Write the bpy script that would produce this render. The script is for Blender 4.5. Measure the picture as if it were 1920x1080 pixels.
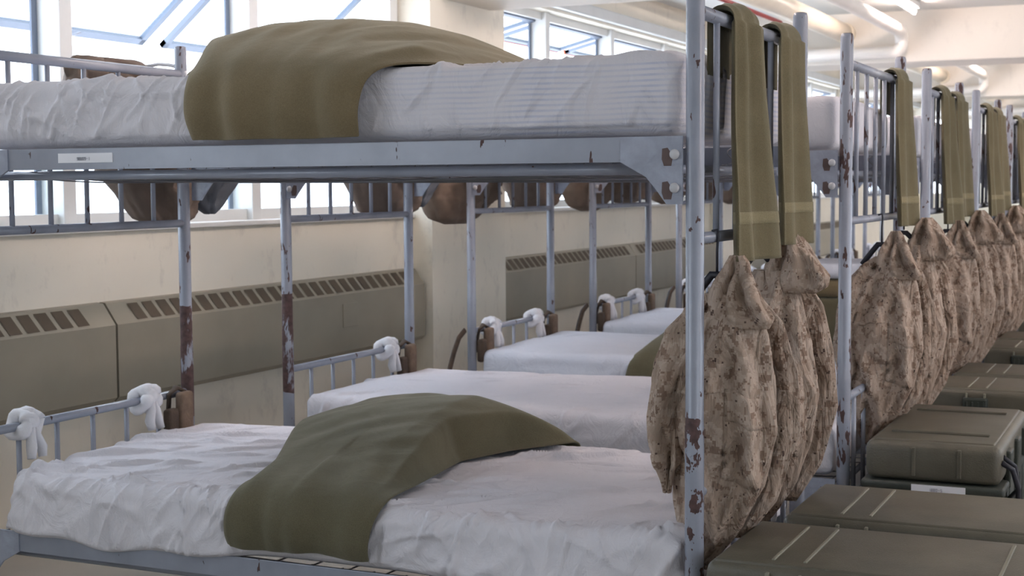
import bpy, bmesh, math, random
import numpy as np
from mathutils import Vector, Matrix, noise
for o in list(bpy.data.objects): bpy.data.objects.remove(o)
S = bpy.context.scene
COL = S.collection
PI = math.pi
# ---------------------------------------------------------------- camera
CAM = (0.9313, -2.9767, 1.25)
yaw, pit, rol = [math.radians(a) for a in (24.4509, -3.9502, -0.3587)]
fw = Vector((-math.sin(yaw)*math.cos(pit), math.cos(yaw)*math.cos(pit), math.sin(pit)))
rt = Vector((math.cos(yaw), math.sin(yaw), 0)); up = rt.cross(fw)
r2 = rt*math.cos(rol)+up*math.sin(rol); u2 = -rt*math.sin(rol)+up*math.cos(rol)
cd = bpy.data.cameras.new('camera'); cam = bpy.data.objects.new('camera', cd); COL.objects.link(cam)
M = Matrix((r2, u2, -fw)).transposed().to_4x4(); M.translation = Vector(CAM); cam.matrix_world = M
cd.sensor_fit = 'HORIZONTAL'; cd.sensor_width = 36; cd.lens = 2768.17*36/1920
cd.clip_start = 0.05; cd.clip_end = 200
cd.dof.use_dof = True; cd.dof.focus_distance = 3.3; cd.dof.aperture_fstop = 9
S.camera = cam
# ---------------------------------------------------------------- light
S.view_settings.view_transform = 'Standard'; S.view_settings.look = 'None'
S.view_settings.exposure = 0.62; S.view_settings.gamma = 1; S.view_settings.use_curve_mapping = False
W = bpy.data.worlds.new('daylight'); S.world = W; W.use_nodes = True
bg = W.node_tree.nodes['Background']
bg.inputs[0].default_value = (0.80, 0.87, 1.0, 1); bg.inputs[1].default_value = 3.6
TUBE_E = 48.0
# room constants
P_BED = 1.5133; W_BED = 0.92; L_BED = 2.0
X_COL, X_WALL, X_WIN = -2.70, -2.82, -2.94
X_R = 4.6; Z_C = 2.67
COLS = [-12.36, -6.91, -1.46, 3.99, 9.44, 14.89, 20.34]; COLW = 0.93; Y0R, Y1R = -7.5, 25.8
SILL, WTOP = 1.085, 2.38

# ---------------------------------------------------------------- materials
def new_mat(name):
    m = bpy.data.materials.new(name); m.use_nodes = True
    nt = m.node_tree; return m, nt, nt.nodes['Principled BSDF'], nt.nodes, nt.links
def coords(N, Lk, scale=None, loc=None):
    t = N.new('ShaderNodeTexCoord')
    if scale is None and loc is None: return t.outputs['Object']
    mp = N.new('ShaderNodeMapping'); Lk.new(t.outputs['Object'], mp.inputs[0])
    if scale is not None: mp.inputs['Scale'].default_value = scale if not isinstance(scale, (int, float)) else (scale,)*3
    if loc is not None: mp.inputs['Location'].default_value = loc
    return mp.outputs[0]
def nz(N, Lk, vec, scale, detail=4, rough=0.55, dist=0):
    n = N.new('ShaderNodeTexNoise'); Lk.new(vec, n.inputs['Vector'])
    n.inputs['Scale'].default_value = scale; n.inputs['Detail'].default_value = detail
    n.inputs['Roughness'].default_value = rough; n.inputs['Distortion'].default_value = dist
    return n.outputs['Fac']
def ramp(N, Lk, fac, stops, interp='LINEAR'):
    r = N.new('ShaderNodeValToRGB'); Lk.new(fac, r.inputs[0]); r.color_ramp.interpolation = interp
    els = r.color_ramp.elements
    while len(els) < len(stops): els.new(0.5)
    for e, (p, c) in zip(els, stops):
        e.position = p; e.color = (c[0], c[1], c[2], 1) if not isinstance(c, (int, float)) else (c, c, c, 1)
    return r.outputs[0]
def mix(N, Lk, fac, a, b, mode='MIX'):
    m = N.new('ShaderNodeMix'); m.data_type = 'RGBA'; m.blend_type = mode
    def s(i, v):
        if isinstance(v, (tuple, list)): m.inputs[i].default_value = (*v[:3], 1)
        elif isinstance(v, (int, float)): m.inputs[i].default_value = v
        else: Lk.new(v, m.inputs[i])
    s(0, fac); s(6, a); s(7, b); return m.outputs[2]
def bump(N, Lk, B, h, strength, dist=0.01, prev=None):
    b = N.new('ShaderNodeBump'); Lk.new(h, b.inputs['Height']); b.inputs['Strength'].default_value = strength
    b.inputs['Distance'].default_value = dist
    if prev is not None: Lk.new(prev, b.inputs['Normal'])
    Lk.new(b.outputs[0], B.inputs['Normal']); return b.outputs[0]
def mathn(N, Lk, op, a, b=None):
    m = N.new('ShaderNodeMath'); m.operation = op
    for i, v in enumerate((a, b)):
        if v is None: continue
        if isinstance(v, (int, float)): m.inputs[i].default_value = v
        else: Lk.new(v, m.inputs[i])
    return m.outputs[0]

def simple(name, c, rough=0.6, metal=0, var=0.12, scale=6, bmp=0.0, bscale=60, spec=None):
    m, nt, B, N, Lk = new_mat(name)
    v = coords(N, Lk)
    f = nz(N, Lk, v, scale)
    col = ramp(N, Lk, f, [(0.3, tuple(x*(1-var) for x in c)), (0.7, tuple(min(1, x*(1+var)) for x in c))])
    Lk.new(col, B.inputs['Base Color']); B.inputs['Roughness'].default_value = rough; B.inputs['Metallic'].default_value = metal
    if spec is not None: B.inputs['Specular IOR Level'].default_value = spec
    if bmp: bump(N, Lk, B, nz(N, Lk, v, bscale, 3), bmp, 0.004)
    return m
def paint_mat(name, chip, base=(0.30, 0.32, 0.38), worn=(0.055, 0.030, 0.028), stretch=3.2, band=None, zmax=None):
    m, nt, B, N, Lk = new_mat(name)
    v = coords(N, Lk); vs = coords(N, Lk, (1, 1, 1/stretch))
    f = nz(N, Lk, v, 9, 4)
    col = ramp(N, Lk, f, [(0.25, tuple(x*0.86 for x in base)), (0.75, tuple(x*1.1 for x in base))])
    c1 = nz(N, Lk, vs, 38, 3, 0.6)
    thr = 0.70-chip*0.20
    if zmax is not None:
        sx = N.new('ShaderNodeSeparateXYZ'); Lk.new(v, sx.inputs[0])
        lim = mathn(N, Lk, 'GREATER_THAN', sx.outputs['Z'], zmax); c1 = mathn(N, Lk, 'SUBTRACT', c1, mathn(N, Lk, 'MULTIPLY', lim, 0.12))
    mask = ramp(N, Lk, c1, [(thr, 0), (thr+0.012, 1)])
    if band is not None:
        sx = N.new('ShaderNodeSeparateXYZ'); Lk.new(v, sx.inputs[0])
        zz = mathn(N, Lk, 'ADD', sx.outputs['Z'], mathn(N, Lk, 'MULTIPLY', nz(N, Lk, v, 25, 2), 0.02))
        a = mathn(N, Lk, 'GREATER_THAN', zz, band[0]); b = mathn(N, Lk, 'LESS_THAN', zz, band[1])
        ab = mathn(N, Lk, 'MULTIPLY', a, b)
        part_ = ramp(N, Lk, nz(N, Lk, vs, 22, 4, 0.7), [(0.40, 0.0), (0.46, 1)])
        mask = mathn(N, Lk, 'MAXIMUM', mask, mathn(N, Lk, 'MULTIPLY', ab, part_))
    wc = ramp(N, Lk, nz(N, Lk, v, 60, 2), [(0.3, worn), (0.7, tuple(x*2.0 for x in worn))])
    Lk.new(mix(N, Lk, mask, col, wc), B.inputs['Base Color'])
    rr = N.new('ShaderNodeMapRange'); Lk.new(mask, rr.inputs[0]); rr.inputs[3].default_value = 0.24; rr.inputs[4].default_value = 0.75
    Lk.new(rr.outputs[0], B.inputs['Roughness'])
    inv = mathn(N, Lk, 'SUBTRACT', 1.0, mask)
    b1 = bump(N, Lk, B, inv, 0.5, 0.0015); bump(N, Lk, B, nz(N, Lk, v, 45, 2), 0.12, 0.003, b1)
    return m
def sheet_mat(name, stripes=False, base=(0.70, 0.68, 0.72)):
    m, nt, B, N, Lk = new_mat(name)
    v = coords(N, Lk)
    col = ramp(N, Lk, nz(N, Lk, v, 3), [(0.3, tuple(x*0.95 for x in base)), (0.7, base)])
    if stripes:
        sx = N.new('ShaderNodeSeparateXYZ'); Lk.new(v, sx.inputs[0])
        z = mathn(N, Lk, 'ADD', sx.outputs['Z'], mathn(N, Lk, 'MULTIPLY', nz(N, Lk, v, 5, 1), 0.012))
        s = mathn(N, Lk, 'SINE', mathn(N, Lk, 'MULTIPLY', z, 2*PI/0.0118))
        s = ramp(N, Lk, mathn(N, Lk, 'MULTIPLY', mathn(N, Lk, 'ADD', s, 1), 0.5), [(0.50, 0), (0.75, 1)])
        fade = N.new('ShaderNodeMapRange'); Lk.new(sx.outputs['X'], fade.inputs[0]); fade.inputs[1].default_value = -0.95; fade.inputs[2].default_value = -0.30
        msk = mathn(N, Lk, 'MULTIPLY', s, fade.outputs[0])
        g = ramp(N, Lk, nz(N, Lk, v, 7, 2), [(0.35, 0.15), (0.6, 1)])
        msk = mathn(N, Lk, 'MULTIPLY', mathn(N, Lk, 'MULTIPLY', msk, g), 0.5)
        lm = N.new('ShaderNodeMath'); lm.operation = 'LESS_THAN'; Lk.new(sx.outputs['Z'], lm.inputs[0]); lm.inputs[1].default_value = 1.51
        msk = mathn(N, Lk, 'MULTIPLY', msk, lm.outputs[0])
        col = mix(N, Lk, msk, col, (0.40, 0.44, 0.60))
    Lk.new(col, B.inputs['Base Color']); B.inputs['Roughness'].default_value = 0.85
    B.inputs['Specular IOR Level'].default_value = 0.25
    b1 = bump(N, Lk, B, nz(N, Lk, coords(N, Lk, (1, 0.8, 0.7)), 13, 6, 0.62, 1.6), 0.55, 0.016)
    bump(N, Lk, B, nz(N, Lk, v, 900, 2), 0.1, 0.001, b1)
    return m
def wool_mat(name, c1, c2, sc=(40, 6, 40)):
    m, nt, B, N, Lk = new_mat(name)
    v = coords(N, Lk); a = nz(N, Lk, v, 5, 4); b = nz(N, Lk, v, 420, 3, 0.7)
    col = ramp(N, Lk, a, [(0.3, c1), (0.7, c2)])
    col = mix(N, Lk, 0.35, col, mix(N, Lk, 1.0, col, ramp(N, Lk, b, [(0.3, 0.45), (0.7, 1.5)]), 'MULTIPLY'))
    Lk.new(col, B.inputs['Base Color']); B.inputs['Roughness'].default_value = 0.95; B.inputs['Specular IOR Level'].default_value = 0.1
    B.inputs['Sheen Weight'].default_value = 0.35; B.inputs['Sheen Roughness'].default_value = 0.5
    B.inputs['Sheen Tint'].default_value = (0.7, 0.7, 0.6, 1)
    b1 = bump(N, Lk, B, b, 0.35, 0.002); bump(N, Lk, B, nz(N, Lk, v, 14, 4, 0.5, 0.8), 0.25, 0.01, b1)
    return m
def camo_mat(name):
    m, nt, B, N, Lk = new_mat(name)
    t = N.new('ShaderNodeTexCoord')
    wv = N.new('ShaderNodeVectorMath'); wv.operation = 'SNAP'; Lk.new(t.outputs['Object'], wv.inputs[0]); wv.inputs[1].default_value = (0.0042, 0.0042, 0.0042)
    v = wv.outputs[0]
    n1 = nz(N, Lk, v, 15, 4, 0.62); n2 = nz(N, Lk, v, 32, 4, 0.65, 0.3)
    mp = N.new('ShaderNodeMapping'); Lk.new(v, mp.inputs[0]); mp.inputs['Location'].default_value = (3, 7, 1)
    n3 = nz(N, Lk, mp.outputs[0], 55, 3, 0.6)
    tan = (0.40, 0.305, 0.24); lt = (0.48, 0.38, 0.31); br = (0.265, 0.185, 0.14); dk = (0.125, 0.085, 0.07)
    col = ramp(N, Lk, n1, [(0.0, tan), (0.50, lt), (0.60, tan)], 'CONSTANT')
    col = mix(N, Lk, ramp(N, Lk, n2, [(0.0, 0), (0.57, 1)], 'CONSTANT'), col, br)
    col = mix(N, Lk, ramp(N, Lk, n3, [(0.0, 0), (0.665, 1)], 'CONSTANT'), col, dk)
    Lk.new(col, B.inputs['Base Color']); B.inputs['Roughness'].default_value = 0.9; B.inputs['Specular IOR Level'].default_value = 0.15
    ob = t.outputs['Object']
    b1 = bump(N, Lk, B, nz(N, Lk, coords(N, Lk, (1, 1, 0.45)), 17, 4, 0.5, 1.8), 0.9, 0.03); bump(N, Lk, B, nz(N, Lk, ob, 700, 2), 0.2, 0.001, b1)
    return m
def wall_mat(name, c=(0.80, 0.75, 0.64), dirt=0.25):
    m, nt, B, N, Lk = new_mat(name)
    v = coords(N, Lk)
    col = ramp(N, Lk, nz(N, Lk, v, 1.6, 5), [(0.3, tuple(x*0.93 for x in c)), (0.7, c)])
    st = ramp(N, Lk, nz(N, Lk, coords(N, Lk, (1, 1, 0.6)), 9, 6, 0.7), [(0.56, 0), (0.72, dirt*1.4)])
    col = mix(N, Lk, st, col, (0.36, 0.33, 0.30))
    Lk.new(col, B.inputs['Base Color']); B.inputs['Roughness'].default_value = 0.6
    bump(N, Lk, B, nz(N, Lk, v, 30, 4), 0.08, 0.01)
    return m
MT = {}
MT['post'] = paint_mat('grey paint lightly chipped', 0.22)
MT['post_lowchip'] = paint_mat('grey paint chipped near the floor', 0.85, zmax=0.76, stretch=1.8)
MT['post_chip'] = paint_mat('grey paint heavily chipped', 0.62)
MT['post_rust'] = paint_mat('grey paint with bare rusty band', 0.35, band=(0.52, 0.88))
MT['post_dark'] = paint_mat('grey paint flaking dark', 0.85)
MT['rail'] = paint_mat('grey blue rail paint', 0.05, base=(0.29, 0.31, 0.37))
MT['bracket'] = simple('glossy grey bracket paint', (0.32, 0.345, 0.42), 0.25, 0, 0.15, 25, 0.4, 60)
MT['hole'] = simple('brown bare metal', (0.10, 0.065, 0.06), 0.6)
MT['bolt'] = simple('painted bolt head', (0.50, 0.50, 0.52), 0.35)
MT['spring'] = simple('dull spring wire', (0.20, 0.20, 0.22), 0.45, 0.6)
MT['sheet'] = sheet_mat('white cotton sheet'); MT['sheet_stripe'] = sheet_mat('white sheet over striped ticking', True)
MT['sheet_blue'] = sheet_mat('cool white cotton sheet', False, (0.66, 0.69, 0.77))
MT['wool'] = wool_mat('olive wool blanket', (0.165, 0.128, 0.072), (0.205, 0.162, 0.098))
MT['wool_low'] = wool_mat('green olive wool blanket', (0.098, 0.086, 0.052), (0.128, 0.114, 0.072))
MT['towel'] = wool_mat('olive terry towel', (0.128, 0.106, 0.060), (0.175, 0.146, 0.085))
MT['towel_band'] = wool_mat('paler towel band', (0.21, 0.178, 0.105), (0.26, 0.22, 0.13))
MT['camo'] = camo_mat('desert pixel camouflage')
MT['gap_shade'] = simple('dark brown gap shade cloth', (0.085, 0.058, 0.042), 0.95)  # inner cloth coloured dark to stand for shade in the blouse opening
MT['dark'] = simple('black plastic', (0.02, 0.02, 0.03), 0.5)
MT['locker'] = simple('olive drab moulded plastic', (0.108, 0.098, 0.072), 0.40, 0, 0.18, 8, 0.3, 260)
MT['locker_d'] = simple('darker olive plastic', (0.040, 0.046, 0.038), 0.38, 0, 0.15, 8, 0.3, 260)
MT['scuff'] = simple('worn pale plastic edge', (0.22, 0.21, 0.16), 0.5)
MT['label'] = simple('white paper label', (0.80, 0.80, 0.84), 0.6, 0, 0.02)
MT['ink'] = simple('faint grey print', (0.42, 0.42, 0.48), 0.7)
MT['bag'] = simple('brown canvas', (0.185, 0.132, 0.098), 0.9, 0, 0.2, 9, 0.9, 14)
MT['bag2'] = simple('grey brown canvas', (0.155, 0.115, 0.092), 0.9, 0, 0.2, 9, 0.9, 14)
MT['bluegrey'] = simple('dark blue grey cloth', (0.085, 0.095, 0.115), 0.9, 0, 0.15, 9, 0.4, 40)
MT['sock'] = simple('white knit cloth', (0.78, 0.77, 0.80), 0.9, 0, 0.04, 9, 0.5, 70)
MT['web'] = simple('brown webbing', (0.075, 0.05, 0.035), 0.85, 0, 0.35, 30, 0.5, 120)
MT['web_t'] = simple('tan webbing', (0.17, 0.115, 0.08), 0.85, 0, 0.25, 30, 0.5, 120)
MT['wall'] = wall_mat('cream wall paint'); MT['beam'] = wall_mat('cream beam paint', (0.80, 0.755, 0.68), 0.1)
MT['ceil'] = wall_mat('pale ceiling paint', (0.68, 0.69, 0.67), 0.05)
MT['frame'] = simple('white grey window paint', (0.68, 0.69, 0.68), 0.45, 0, 0.04)
MT['sash'] = simple('bluish aluminium sash', (0.15, 0.185, 0.25), 0.5, 0, 0.04)
MT['heater'] = simple('taupe heater enamel', (0.285, 0.255, 0.195), 0.45, 0, 0.07, 4)
MT['slot'] = simple('dark heater grille', (0.10, 0.075, 0.05), 0.8)
MT['pipe'] = simple('cream pipe paint', (0.76, 0.69, 0.56), 0.4, 0, 0.06)
MT['pipe_w'] = simple('white pipe paint', (0.80, 0.77, 0.72), 0.4, 0, 0.04)
MT['red'] = simple('dark red pipe paint', (0.26, 0.035, 0.035), 0.4)
MT['floor'] = simple('worn speckled floor', (0.36, 0.33, 0.29), 0.35, 0, 0.1, 3)
MT['orange'] = simple('orange trim', (0.55, 0.12, 0.05), 0.5)
def tube_mat():
    m, nt, B, N, Lk = new_mat('lit fluorescent tube'); B.inputs['Base Color'].default_value = (1, 1, 1, 1)
    n = nz(N, Lk, coords(N, Lk), 2, 0)
    Lk.new(ramp(N, Lk, n, [(0, (1.0, 0.78, 0.70)), (1, (1.0, 0.82, 0.74))]), B.inputs['Emission Color']); B.inputs['Emission Strength'].default_value = TUBE_E
    return m
MT['tube'] = tube_mat()
def glass_mat():
    m, nt, B, N, Lk = new_mat('window glass'); N.remove(B)
    g = N.new('ShaderNodeBsdfGlossy'); g.inputs['Roughness'].default_value = 0.03
    t = N.new('ShaderNodeBsdfTransparent'); mx = N.new('ShaderNodeMixShader')
    t.inputs[0].default_value = (0.93, 0.96, 0.97, 1)
    mx.inputs[0].default_value = 0.06
    Lk.new(t.outputs[0], mx.inputs[1]); Lk.new(g.outputs[0], mx.inputs[2]); Lk.new(mx.outputs[0], N['Material Output'].inputs[0])
    return m
MT['glass'] = glass_mat()

# ---------------------------------------------------------------- helpers
def link(name, bm, mat, parent=None, smooth=False, loc=None):
    me = bpy.data.meshes.new(name); bm.normal_update(); bm.to_mesh(me); bm.free()
    me.materials.append(MT[mat] if isinstance(mat, str) else mat)
    if smooth:
        for p in me.polygons: p.use_smooth = True
    o = bpy.data.objects.new(name, me); COL.objects.link(o)
    if parent is not None: o.parent = parent
    if loc: o.location = loc
    return o
def tag(o, label, cat, group=None, kind=None):
    o['label'] = label; o['category'] = cat
    if group: o['group'] = group
    if kind: o['kind'] = kind
    return o
def struct(name, bm, mat, parent=None, smooth=False):
    o = link(name, bm, mat, parent, smooth)
    if parent is None: o['kind'] = 'structure'
    return o
def thing(name, label, cat, loc=(0, 0, 0), group=None):
    o = bpy.data.objects.new(name, None); COL.objects.link(o); o.location = loc; o.empty_display_size = 0.05
    return tag(o, label, cat, group)
CH = {}
def copy_tree(o, parent=None):
    c = o.copy(); COL.objects.link(c); c.parent = parent
    for ch in list(o.children): copy_tree(ch, c)
    return c
def dup(o, loc=None, label=None, group=None):
    c = copy_tree(o)
    if loc is not None: c.location = loc
    if label: c['label'] = label
    if group: c['group'] = group
    return c
def nb(): return bmesh.new()
def box(bm, x0, x1, y0, y1, z0, z1, bev=0, seg=2):
    vs = [bm.verts.new(p) for p in [(x0,y0,z0),(x1,y0,z0),(x1,y1,z0),(x0,y1,z0),(x0,y0,z1),(x1,y0,z1),(x1,y1,z1),(x0,y1,z1)]]
    fs = [bm.faces.new([vs[i] for i in f]) for f in [(3,2,1,0),(4,5,6,7),(0,1,5,4),(1,2,6,5),(2,3,7,6),(3,0,4,7)]]
    if bev:
        es = list({e for f in fs for e in f.edges})
        bmesh.ops.bevel(bm, geom=es, offset=bev, segments=seg, profile=0.5, affect='EDGES')
    return bm
def frames(pts):
    pts = [Vector(p) for p in pts]; T = []
    for i in range(len(pts)):
        a = pts[max(0, i-1)]; b = pts[min(len(pts)-1, i+1)]; T.append((b-a).normalized())
    ref = Vector((0, 0, 1)) if abs(T[0].z) < 0.9 else Vector((1, 0, 0))
    n = (ref - T[0]*ref.dot(T[0])).normalized(); R = []
    for t in T:
        n = (n - t*n.dot(t)).normalized(); R.append((t, n, t.cross(n)))
    return pts, R
def tube(bm, pts, r, n=14, cap=True, flat=1.0):
    pts, R = frames(pts); rings = []
    for i, (p, (t, a, b)) in enumerate(zip(pts, R)):
        rr = r[i] if isinstance(r, (list, tuple)) else r
        rings.append([bm.verts.new(p + a*math.cos(2*PI*k/n)*rr + b*math.sin(2*PI*k/n)*rr*flat) for k in range(n)])
    for q, s in zip(rings, rings[1:]):
        for k in range(n):
            f = bm.faces.new((q[k], q[(k+1) % n], s[(k+1) % n], s[k])); f.smooth = True
    if cap:
        bm.faces.new(rings[0][::-1]); bm.faces.new(rings[-1])
    return bm
def rod(bm, a, b, r, n=14): return tube(bm, [a, b], r, n)
def prism(bm, poly, axis, a, b):
    def P(u, v, w): return {'x': (w, u, v), 'y': (u, w, v), 'z': (u, v, w)}[axis]
    A = [bm.verts.new(P(u, v, a)) for u, v in poly]; B = [bm.verts.new(P(u, v, b)) for u, v in poly]
    bm.faces.new(A); bm.faces.new(B[::-1]); n = len(poly)
    for i in range(n): bm.faces.new((A[i], B[i], B[(i+1) % n], A[(i+1) % n]))
    bmesh.ops.recalc_face_normals(bm, faces=bm.faces[:]); return bm
def gridsurf(bm, G, closed_u=False):
    """G[j][i] points"""
    V = [[bm.verts.new(p) for p in row] for row in G]
    for j in range(len(V)-1):
        m = len(V[j]); rng = range(m) if closed_u else range(m-1)
        for i in rng:
            f = bm.faces.new((V[j][i], V[j][(i+1) % m], V[j+1][(i+1) % m], V[j+1][i])); f.smooth = True
    return V
def sph(bm, c, r, u=12, v=8, sc=(1, 1, 1)):
    mt = Matrix.Translation(Vector(c)) @ Matrix.Diagonal((*sc, 1))
    g = bmesh.ops.create_uvsphere(bm, u_segments=u, v_segments=v, radius=r, matrix=mt)
    for x in g['verts']:
        for f in x.link_faces: f.smooth = True
def N3(x, y, z): return noise.noise(Vector((x, y, z)))
def interp(x, tab):
    return float(np.interp(x, [t[0] for t in tab], [t[1] for t in tab]))
def sstep(a, b, x):
    t = min(1, max(0, (x-a)/(b-a))); return t*t*(3-2*t)

# ================================================================ ROOM
bm = nb(); box(bm, X_WALL-0.2, X_R+0.2, Y0R-0.2, Y1R+0.2, -0.1, 0.0); struct('floor', bm, 'floor')
bm = nb(); box(bm, X_WALL-0.3, X_R+0.3, Y0R-0.2, Y1R+0.2, Z_C, Z_C+0.15); struct('ceiling', bm, 'ceil')
bays = [(c+COLW, d) for c, d in zip(COLS, COLS[1:])]
def side_wall(name, xin, sgn):
    """wall with columns; sgn=-1 for the left wall (room on +x)"""
    bm = nb(); w0, w1 = sorted((xin, xin+sgn*0.24))
    box(bm, w0, w1, Y0R-0.2, Y1R+0.2, 0, SILL); box(bm, w0, w1, Y0R-0.2, Y1R+0.2, WTOP, Z_C+0.05)
    for c in COLS:
        a, b = sorted((xin-sgn*0.12, xin+sgn*0.24)); y0 = max(c, Y0R-0.2); y1 = c+COLW
        if y1 > y0: box(bm, a, b, y0, y1, 0, Z_C+0.05)
    return struct(name, bm, 'wall')
side_wall('wall_left', X_WALL, -1); side_wall('wall_right', X_R, 1)
bm = nb(); box(bm, X_WALL-0.2, X_R+0.2, Y1R, Y1R+0.2, 0, Z_C); struct('wall_far', bm, 'wall')
bm = nb(); box(bm, X_WALL-0.2, X_R+0.2, Y0R-0.2, Y0R, 0, Z_C); struct('wall_near', bm, 'wall')
for i, c in enumerate(COLS[1:]):
    bm = nb(); box(bm, X_WALL, X_R, c+0.12, c+0.75, 2.25, Z_C+0.01, 0.01); o = struct('trim_%d' % (i+1), bm, 'beam'); 
# sills: pale ledge
for i, (a, b) in enumerate(bays[1:]):
    bm = nb(); box(bm, X_WALL-0.14, X_WALL+0.02, a, b, SILL-0.0, SILL+0.022, 0.004)
    struct('trim_%d' % (i+11), bm, 'frame')
    bm = nb(); box(bm, X_WALL-0.02, X_WALL+0.045, a, b, WTOP+0.02, WTOP+0.10, 0.01)
    struct('trim_%d' % (i+21), bm, 'frame')
# windows
def window(n, a, b, xw, sgn, mull=None, tilt=51, hs=0.66):
    w = bpy.data.objects.new('window_%d' % n, None); COL.objects.link(w); w['kind'] = 'structure'; w.location = (xw, a, 0)
    Ln = b-a; nb_ = 4; pitch = 1.155; z0, z1 = SILL+0.02, WTOP; zt = 1.53
    m0 = Ln - 3*pitch if n else 0
    ys = [0.03] + [m-a for m in (mull or [b-0.12-1.22*k for k in (3, 2, 1)])] + [Ln-0.05]
    bm = nb(); box(bm, -0.03, 0.03, 0, Ln, z0, z0+0.05); box(bm, -0.03, 0.03, 0, Ln, z1-0.05, z1); box(bm, -0.025, 0.025, 0, Ln, zt-0.02, zt+0.02)
    struct('window_frame', bm, 'frame', w)
    for y in ys[1:-1]:
        bm = nb(); box(bm, -0.05, 0.06, y-0.035, y+0.035, z0, z1, 0.004); struct('mullion', bm, 'frame', w)
        bm = nb(); box(bm, -0.055 if sgn < 0 else 0.06, 0.07-0.115 if sgn < 0 else 0.075, y-0.065, y-0.036, z0, z1); struct('mullion_edge', bm, 'sash', w)
    for y in (ys[0], ys[-1]):
        bm = nb(); box(bm, -0.05, 0.05, y-0.04, y+0.04, z0, z1); struct('jamb', bm, 'frame', w)
    for y0, y1 in zip(ys, ys[1:]):
        y0 += 0.04; y1 -= 0.04
        if y1-y0 < 0.2: continue
        bm = nb(); box(bm, -0.004, 0.004, y0, y1, z0+0.05, zt-0.02); struct('lower_pane', bm, 'glass', w)
        # awning sash, hinged at the top, pushed outwards
        e = bpy.data.objects.new('awning_sash', None); COL.objects.link(e); e.parent = w
        h = z1-0.05-(zt+0.02); e.location = (0, 0, z1-0.05); e.rotation_euler = (0, -sgn*math.radians(tilt), 0)
        y0s, y1s = y0+0.03, y1-0.03
        bm = nb(); box(bm, -0.012, 0.012, y0s, y0s+0.035, -hs, 0); box(bm, -0.012, 0.012, y1s-0.035, y1s, -hs, 0)
        box(bm, -0.012, 0.012, y0s, y1s, -hs, -hs+0.035); box(bm, -0.012, 0.012, y0s, y1s, -0.035, 0)
        struct('sash_frame', bm, 'sash', e)
        bm = nb(); box(bm, -0.003, 0.003, y0s+0.035, y1s-0.035, -hs+0.035, -0.035); struct('sash_pane', bm, 'glass', e)
        bm = nb(); ym = (y0s+y1s)/2
        box(bm, -0.022*sgn-0.012, -0.022*sgn+0.012, ym-0.035, ym+0.035, -hs+0.005, -hs+0.02); tube(bm, [(-0.03*sgn, ym+0.02, -hs+0.01), (-0.045*sgn, ym+0.05, -hs+0.06)], 0.005, 8); struct('sash_handle', bm, 'rail', e)
        if hs < 0.5:
            bm = nb(); box(bm, -0.016, 0.016, y0s, y1s, -hs-0.012, -hs); struct('sash_seal', bm, 'orange', e)
        bm = nb(); tube(bm, [(0, y0s+0.02, -0.02), (-0.03, y0s+0.02, -0.05)], 0.006, 6)
    return w
k = 1
WPAR = {1: ([0.18, 1.40, 2.63], 51, 0.66), 2: ([6.0, 7.21, 8.42], 76, 0.36)}
for q, (a, b) in enumerate(bays[1:]):
    mm, tl, hh = WPAR.get(q-1 if q else -1, (None, 51, 0.5)) if False else (WPAR[1] if a < 3 and b > 3 else WPAR[2] if a < 5 and b > 9 else (None, 76, 0.36))
    window(k, a, b, X_WIN, -1, mm, tl, hh); k += 1
for (a, b) in bays[1:]:
    window(k, a, b, X_R+0.12, 1); k += 1
# light portals filling the window openings help the daylight in
for (a, b) in bays[1:]:
    for xw, ry in ((X_WALL-0.23, -1), (X_R+0.23, 1)):
        ld = bpy.data.lights.new('window_portal', 'AREA'); ld.shape = 'RECTANGLE'; ld.size = WTOP-SILL; ld.size_y = b-a
        ld.cycles.is_portal = True
        lo = bpy.data.objects.new('window_portal', ld); COL.objects.link(lo)
        lo.location = (xw, (a+b)/2, (WTOP+SILL)/2); lo.rotation_euler = (0, math.radians(90)*ry*1.0, 0)
# heaters
def heater(y0, y1, lab, access=False):
    t = thing('radiator_cover', lab, 'radiator', (X_WALL, y0, 0), 'radiator covers along the window wall')
    Ln = y1-y0; D = 0.085; zt, zs, zb = 0.815, 0.735, 0.44
    bm = nb(); prism(bm, [(0, zb+0.02), (D-0.02, zb), (D, zb+0.02), (D, zs), (0.028, zt), (0, zt+0.004)], 'y', 0.006, Ln-0.006); link('casing', bm, 'heater', t)
    # slots in the sloped top
    bm = nb(); nsl = int((Ln-0.18)/0.087); s0 = (Ln-nsl*0.087)/2; dx, dz = D-0.028, zs-zt; l = math.hypot(dx, dz); nx, nz_ = -dz/l, dx/l
    for q in range(nsl):
        a = s0+q*0.087; b = a+0.062; V = []
        for (s, y) in ((0.12, a), (0.12, b), (0.88, b+0.012), (0.88, a+0.012)):
            V.append(bm.verts.new((0.028+dx*s+nx*0.002, y, zt+dz*s+nz_*0.002)))
        bm.faces.new(V)
    link('grille', bm, 'slot', t)
    if access:
        bm = nb(); yc = Ln*0.66; box(bm, D-0.002, D+0.004, yc, yc+0.14, 0.575, 0.69, 0.002); link('access_door', bm, 'heater', t)
    return t
heater(-0.53, 1.47, 'taupe radiator cover below the windows, cut off by the left edge of the photo')
heater(1.47, 3.97, 'long taupe radiator cover behind the heads of the two nearest bunks, ending at the column', True)
heater(4.94, 7.30, 'taupe radiator cover just beyond the cream column'); heater(7.30, 9.43, 'far taupe radiator cover ending at the second column')
heater(10.39, 14.87, 'farthest taupe radiator cover beyond the second column')
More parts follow.
